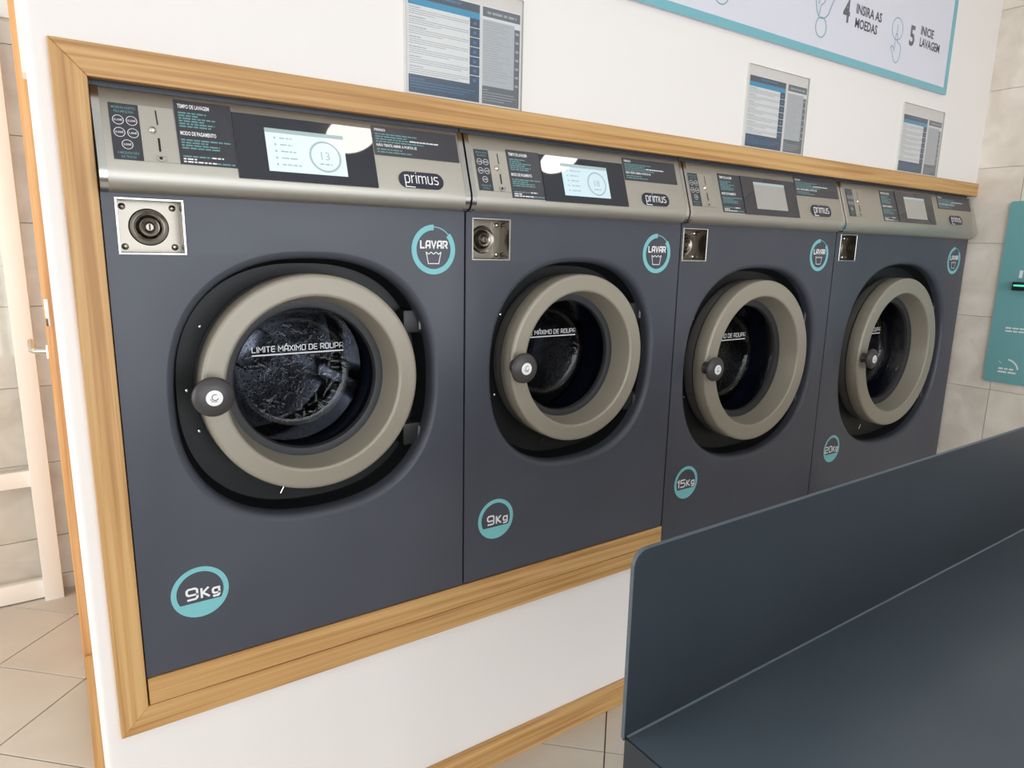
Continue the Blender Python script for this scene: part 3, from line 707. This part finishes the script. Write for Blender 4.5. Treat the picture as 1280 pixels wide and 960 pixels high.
# ------------------------------------------------------------------ notices above the frame
def notice(xl, xr, ztop, a0, a1, b0, b1, label):
    T = thing('notice_holder', label, 'notice', (xl, YW, 1.7325), 'acrylic notices above the frame')
    zb = 1.7325; fy = -.0012
    w, h = xr-xl, ztop-zb
    q = MB(); q.box(0, w, -.0055, -.0025, 0, h); q.build('acrylic_plate', 'acrylic', T)
    q = MB(); q.box(-.0012, 0, -.0060, 0, 0, h); q.box(w, w+.0008, -.0060, 0, 0, h); q.box(0, w, -.0060, -.002, h, h+.0008); q.build('plate_edge', 'acrylic_edge', T)
    f = lambda e: (lambda x, z: (x-xl, fy-e, z-zb))
    zt = min(1.9375, ztop-.004)
    s1 = MB(); s1.box(a0-xl-.003, a1-xl+.003, fy, -.0002, .002, zt-zb+.003); sh = s1.build('paper_sheet', 'paper', T)
    s2 = MB(); s2.box(b0-xl-.003, b1-xl+.003, fy, -.0002, .002, zt-zb+.003); sg = s2.build('paper_sheet', 'paper', T)
    w = a1-a0; cx = a0+w*.855
    P = []; rect(P, a0, a1, 1.921, zt); flat('header_block', P, f(.0002), 'print_dark', sh)
    P = []; rect(P, a0, a1, 1.908, 1.921); flat('blue_band', P, f(.0002), 'print_blue', sh)
    P = []; rect(P, a0, a1, 1.737, 1.773); flat('footer_block', P, f(.0002), 'print_navy', sh)
    P = []
    for i in range(7): rect(P, cx, a1, 1.908-.0195*(i+1)+.0015, 1.908-.0195*i)
    flat('price_column', P, f(.0002), 'print_navy', sh)
    P = []
    for i in range(7): rect(P, cx+w*.05, a1-w*.05, 1.908-.0195*i-.0125, 1.908-.0195*i-.0065)
    for i in range(4): lines(P, a0+.004, a1-.006, 1.764-.0055*i, .0018, (.2, .98, .9, .8)[i])
    lines(P, a0+w*.3, a1-w*.25, 1.9285, .0045)
    flat('blue_lettering', P, f(.0004), 'print_lblue', sh, 'stuff')
    P = []
    for i in range(7):
        z = 1.9025-.0190*i; lines(P, a0+.002, a0+w*.3, z, .0018, random.uniform(.5, .8))
        for j in (1, 2, 3): lines(P, a0+.002, cx-.003, z-.0040*j, .0013, (1, 1, random.uniform(.3, .9))[j-1])
    flat('small_print', P, f(.0003), 'print_line', sh, 'stuff')
    w = b1-b0; cx = b0+w*.85
    P = []; rect(P, b0, b1, 1.918, zt); rect(P, b0, b1, 1.737, 1.775); rect(P, cx, b1, 1.775, 1.905); flat('grey_blocks', P, f(.0002), 'print_grey', sg)
    P = []; rect(P, b0, cx, 1.775, 1.912); flat('grey_body', P, f(.0002), 'paper_grey', sg)
    P = []
    for i in range(7): rect(P, cx+w*.03, b1-w*.03, 1.893-.0185*i, 1.898-.0185*i)
    for i in range(5): lines(P, b0+.002, b1-.004, 1.766-.0055*i, .0016, (.15, .9, .95, .85, .6)[i])
    lines(P, b0+.012, b1-.010, 1.9245, .005)
    flat('light_lettering', P, f(.0004), 'print_lite', sg, 'stuff')
    P = []
    for i in range(24): lines(P, b0+.002, cx-.002, 1.906-.0052*i, .0012, random.uniform(.4, 1))
    flat('small_print', P, f(.0003), 'print_line', sg, 'stuff')
notice(.5715, .8665, 1.968, .580, .753, .7605, .8605, 'clear acrylic notice above the two 9Kg machines, nearest and largest of the three')
notice(1.678, 1.981, 1.9665, 1.690, 1.867, 1.8785, 1.977, 'middle clear acrylic notice with blue and grey sheets, above the 15Kg machine')
notice(2.579, 2.892, 1.976, 2.5925, 2.772, 2.785, 2.885, 'smallest looking clear acrylic notice, above the 20Kg machine near the tiled corner')

# ------------------------------------------------------------------ big instruction board
def board():
    zb, zt, xl, xr = 2.036, 2.62, .62, 2.861
    T = thing('instruction_board', 'large pale instruction board with teal border and numbered wash steps, high on wall', 'sign', (xl, YW-.001, zb))
    q = MB(); q.box(.001, xr-xl-.001, -.010, 0, .001, zt-zb-.001); q.build('board', 'sign', T)
    f = lambda e: (lambda x, z: (x-xl, -.0102-e, z-zb))
    P = []; rect(P, xl, xr, zb, zb+.0235); rect(P, xl, xr, zt-.0235, zt); rect(P, xl, xl+.0235, zb+.0235, zt-.0235); rect(P, xr-.0235, xr, zb+.0235, zt-.0235)
    q = MB()
    for pp in P:
        (a, b), (c, d) = pp[0], pp[2]; q.box(a-xl, c-xl, -.0118, -.009, b-zb, d-zb)
    q.build('border', 'signteal', T)
    # the lower right corner of the board: steps 4 and 5
    words('step_number', f(.0002), 'signgrey', T, [('4', 2.114, 2.163, .064, .040, .03), ('5', 2.541, 2.164, .064, .036, .03)])
    words('step_lettering', f(.0002), 'signdark', T, [('INSIRA AS', 2.189, 2.199, .028, .158, .028), ('MOEDAS', 2.189, 2.157, .028, .137, .028),
          ('INICIE', 2.616, 2.211, .028, .094, .028), ('LAVAGEM', 2.616, 2.172, .028, .150, .028)])
    P = []
    # a hand dropping a coin
    arc(P, (2.002, 2.121), .027, .0305, 0, 360, 32)
    ribbon(P, [[(1.962, 2.26), (1.960, 2.20), (1.972, 2.165), (1.985, 2.150), (1.998, 2.146), (2.020, 2.152), (2.036, 2.165), (2.052, 2.20), (2.068, 2.225)],
               [(1.978, 2.185), (1.985, 2.205), (2.004, 2.213), (2.014, 2.203), (2.004, 2.190), (1.992, 2.183), (1.985, 2.150)]], .0035)
    flat('pictogram', P, f(.0002), 'signline', T); P = []
    # a finger pressing a button
    arc(P, (2.455, 2.199), .034, .037, 0, 360, 36); ribbon(P, [[(2.455, 2.212), (2.455, 2.185)]], .003)
    ribbon(P, [[(2.448, 2.150), (2.449, 2.180), (2.455, 2.185), (2.461, 2.180), (2.462, 2.158), (2.474, 2.156), (2.486, 2.150), (2.490, 2.140), (2.489, 2.115), (2.480, 2.098), (2.466, 2.090), (2.450, 2.096), (2.438, 2.118), (2.424, 2.134), (2.430, 2.142), (2.440, 2.138), (2.448, 2.128), (2.448, 2.150)]], .003)
    flat('pictogram', P, f(.0002), 'signline', T); P = []; arc(P, (1.525, 2.125), .031, .0345, 0, 360, 36)
    flat('pictogram', P, f(.0002), 'signline', T)
board()

# ------------------------------------------------------------------ teal panel on the right wall
def tpanel():
    T = thing('payment_panel', 'teal wall panel with black slot on the tiled right wall beside the last machine', 'panel', (XR, -.137, .897))
    w, h, r = .52, .755, .012
    out = []
    for cx, cz, a in ((w-r, r, -90), (w-r, h-r, 0), (r, h-r, 90), (r, r, 180)):
        out += [(cx+r*math.cos(R(a+t)), cz+r*math.sin(R(a+t))) for t in range(0, 91, 15)]
    q = MB(); q.prism([(-.004, -u, v) for u, v in out], (-.012, 0, 0)); q.build('panel_face', 'panelteal', T, smooth=30)
    f = lambda e: (lambda u, v: (-.0162-e, -u, v))
    q = MB(); q.box(-.040, -.016, -.20, -.060, .393, .428); sl = q.build('card_slot', 'black', T, bevel=.004)
    q = MB(); q.box(-.0412, -.039, -.195, -.066, .410, .417); q.build('lit_strip', 'led', sl)
    words('panel_lettering', f(.0003), 'whiteprint', T, [('1', .072, .445, .030, .012, .02)]); P = []
    for i in range(2): lines(P, .055, .30, .232-.013*i, .006, .9)
    flat('panel_lettering', P, f(.0003), 'whiteprint', T, 'stuff'); P = []
    for i in range(2): lines(P, .052, .125, .058-.014*i, .007, (.75, 1)[i])
    flat('panel_lettering', P, f(.0003), 'whiteprint', T, 'stuff'); P = []; arc(P, (.075, .055), .045, .051, 10, 80, 12); flat('panel_mark', P, f(.0003), 'whiteprint', T); P = []; ribbon(P, [[(.050, .092), (.060, .083)]], .002)
    flat('panel_mark', P, f(.0003), 'whiteprint', T)
tpanel()

# ------------------------------------------------------------------ folding bench of bent navy sheet steel
def bench():
    x0, x1, yb, yf, zt, zu = .4755, 2.55, -.826, -1.50, .80, 1.0575
    T = thing('folding_table', 'dark navy sheet steel folding table with raised back, in the right foreground', 'table', (x0, yb, 0))
    t = .004; r = .022; w = x1-x0; d = yf-yb
    up = [(0, zt-.004), (w, zt-.004), (w, zu)]+[(r-r*math.sin(R(a)), zu-r+r*math.cos(R(a))) for a in range(0, 91, 10)]
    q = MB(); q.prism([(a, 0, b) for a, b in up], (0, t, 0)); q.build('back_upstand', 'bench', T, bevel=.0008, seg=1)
    e = up[2:]+[(0, zt)]; n = len(e); q = MB()            # painted highlight rim along the cut edge of the sheet
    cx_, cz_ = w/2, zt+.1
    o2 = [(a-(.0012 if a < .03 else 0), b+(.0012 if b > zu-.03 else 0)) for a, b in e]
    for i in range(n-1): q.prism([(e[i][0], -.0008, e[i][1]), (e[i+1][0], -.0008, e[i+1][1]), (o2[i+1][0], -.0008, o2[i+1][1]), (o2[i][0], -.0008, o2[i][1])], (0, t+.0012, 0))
    q.build('upstand_edge_highlight', 'bench_edge_lit', T)
    q = MB(); q.prism([(.005, -.0020, zt), (.005, 0, zt+.0020), (.005, 0, zt)], (w-.01, 0, 0)); q.build('fold', 'bench_fold_lit', T)
    q = MB(); q.box(.0046, w-.0046, d, 0.0005, zt-.028, zt-.0); q.build('table_top', 'bench_top_lit', T, bevel=.002)
    for a in (.0005, w-.0045):
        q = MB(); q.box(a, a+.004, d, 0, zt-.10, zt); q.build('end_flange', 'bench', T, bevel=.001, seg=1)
    for a in (.012, w-.052):
        for b in (d+.02, -.06):
            q = MB(); q.box(a, a+.04, b, b+.04, 0, zt-.028); q.build('leg', 'bench', T, bevel=.003)
bench()

# ------------------------------------------------------------------ ceiling lamps (overhead, front pair seen mirrored in the screens)
def lamp(x, y, label):   # a flat round fitting: rim and glowing diffuser
    T = thing('ceiling_lamp', label, 'lamp', (x, y, ZC), 'round ceiling lamps')
    n = 32
    def cyl(r0, r1, z0, z1):
        v = [(r0*math.cos(2*math.pi*k/n), r0*math.sin(2*math.pi*k/n), z0) for k in range(n)]+[(r1*math.cos(2*math.pi*k/n), r1*math.sin(2*math.pi*k/n), z1) for k in range(n)]
        return v, [(k, (k+1) % n, n+(k+1) % n, n+k) for k in range(n)]+[tuple(range(n))[::-1], tuple(range(n, 2*n))]
    q = MB(); q.add(*cyl(.115, .125, -.030, 0)); q.build('lamp_rim', 'white', T, smooth=40)
    q = MB(); q.add(*cyl(.100, .108, -.036, -.0305)); q.build('lamp_diffuser', 'lampwhite', T, smooth=40)
names = ['over the row of machines', 'over the folding table', 'near the shop window']
for i, (x, y, s) in enumerate([(1.03, -1.06, 'round white ceiling lamp mirrored in the nearest machine screen'), (2.15, -1.06, 'round white ceiling lamp mirrored in the second machine screen'),
                               (1.03, -2.9, 'round white ceiling lamp by the shop window, left one of two'), (2.15, -2.9, 'round white ceiling lamp by the shop window, right one of two'),
                               (-.75, .85, 'unseen round lamp added to brighten the side passage, by the wooden door'), (-1.5, .85, 'unseen round lamp added to brighten the side passage, nearest the left window')]):  # passage lamps are unseen, added to brighten that corner
    lamp(x, y, s)
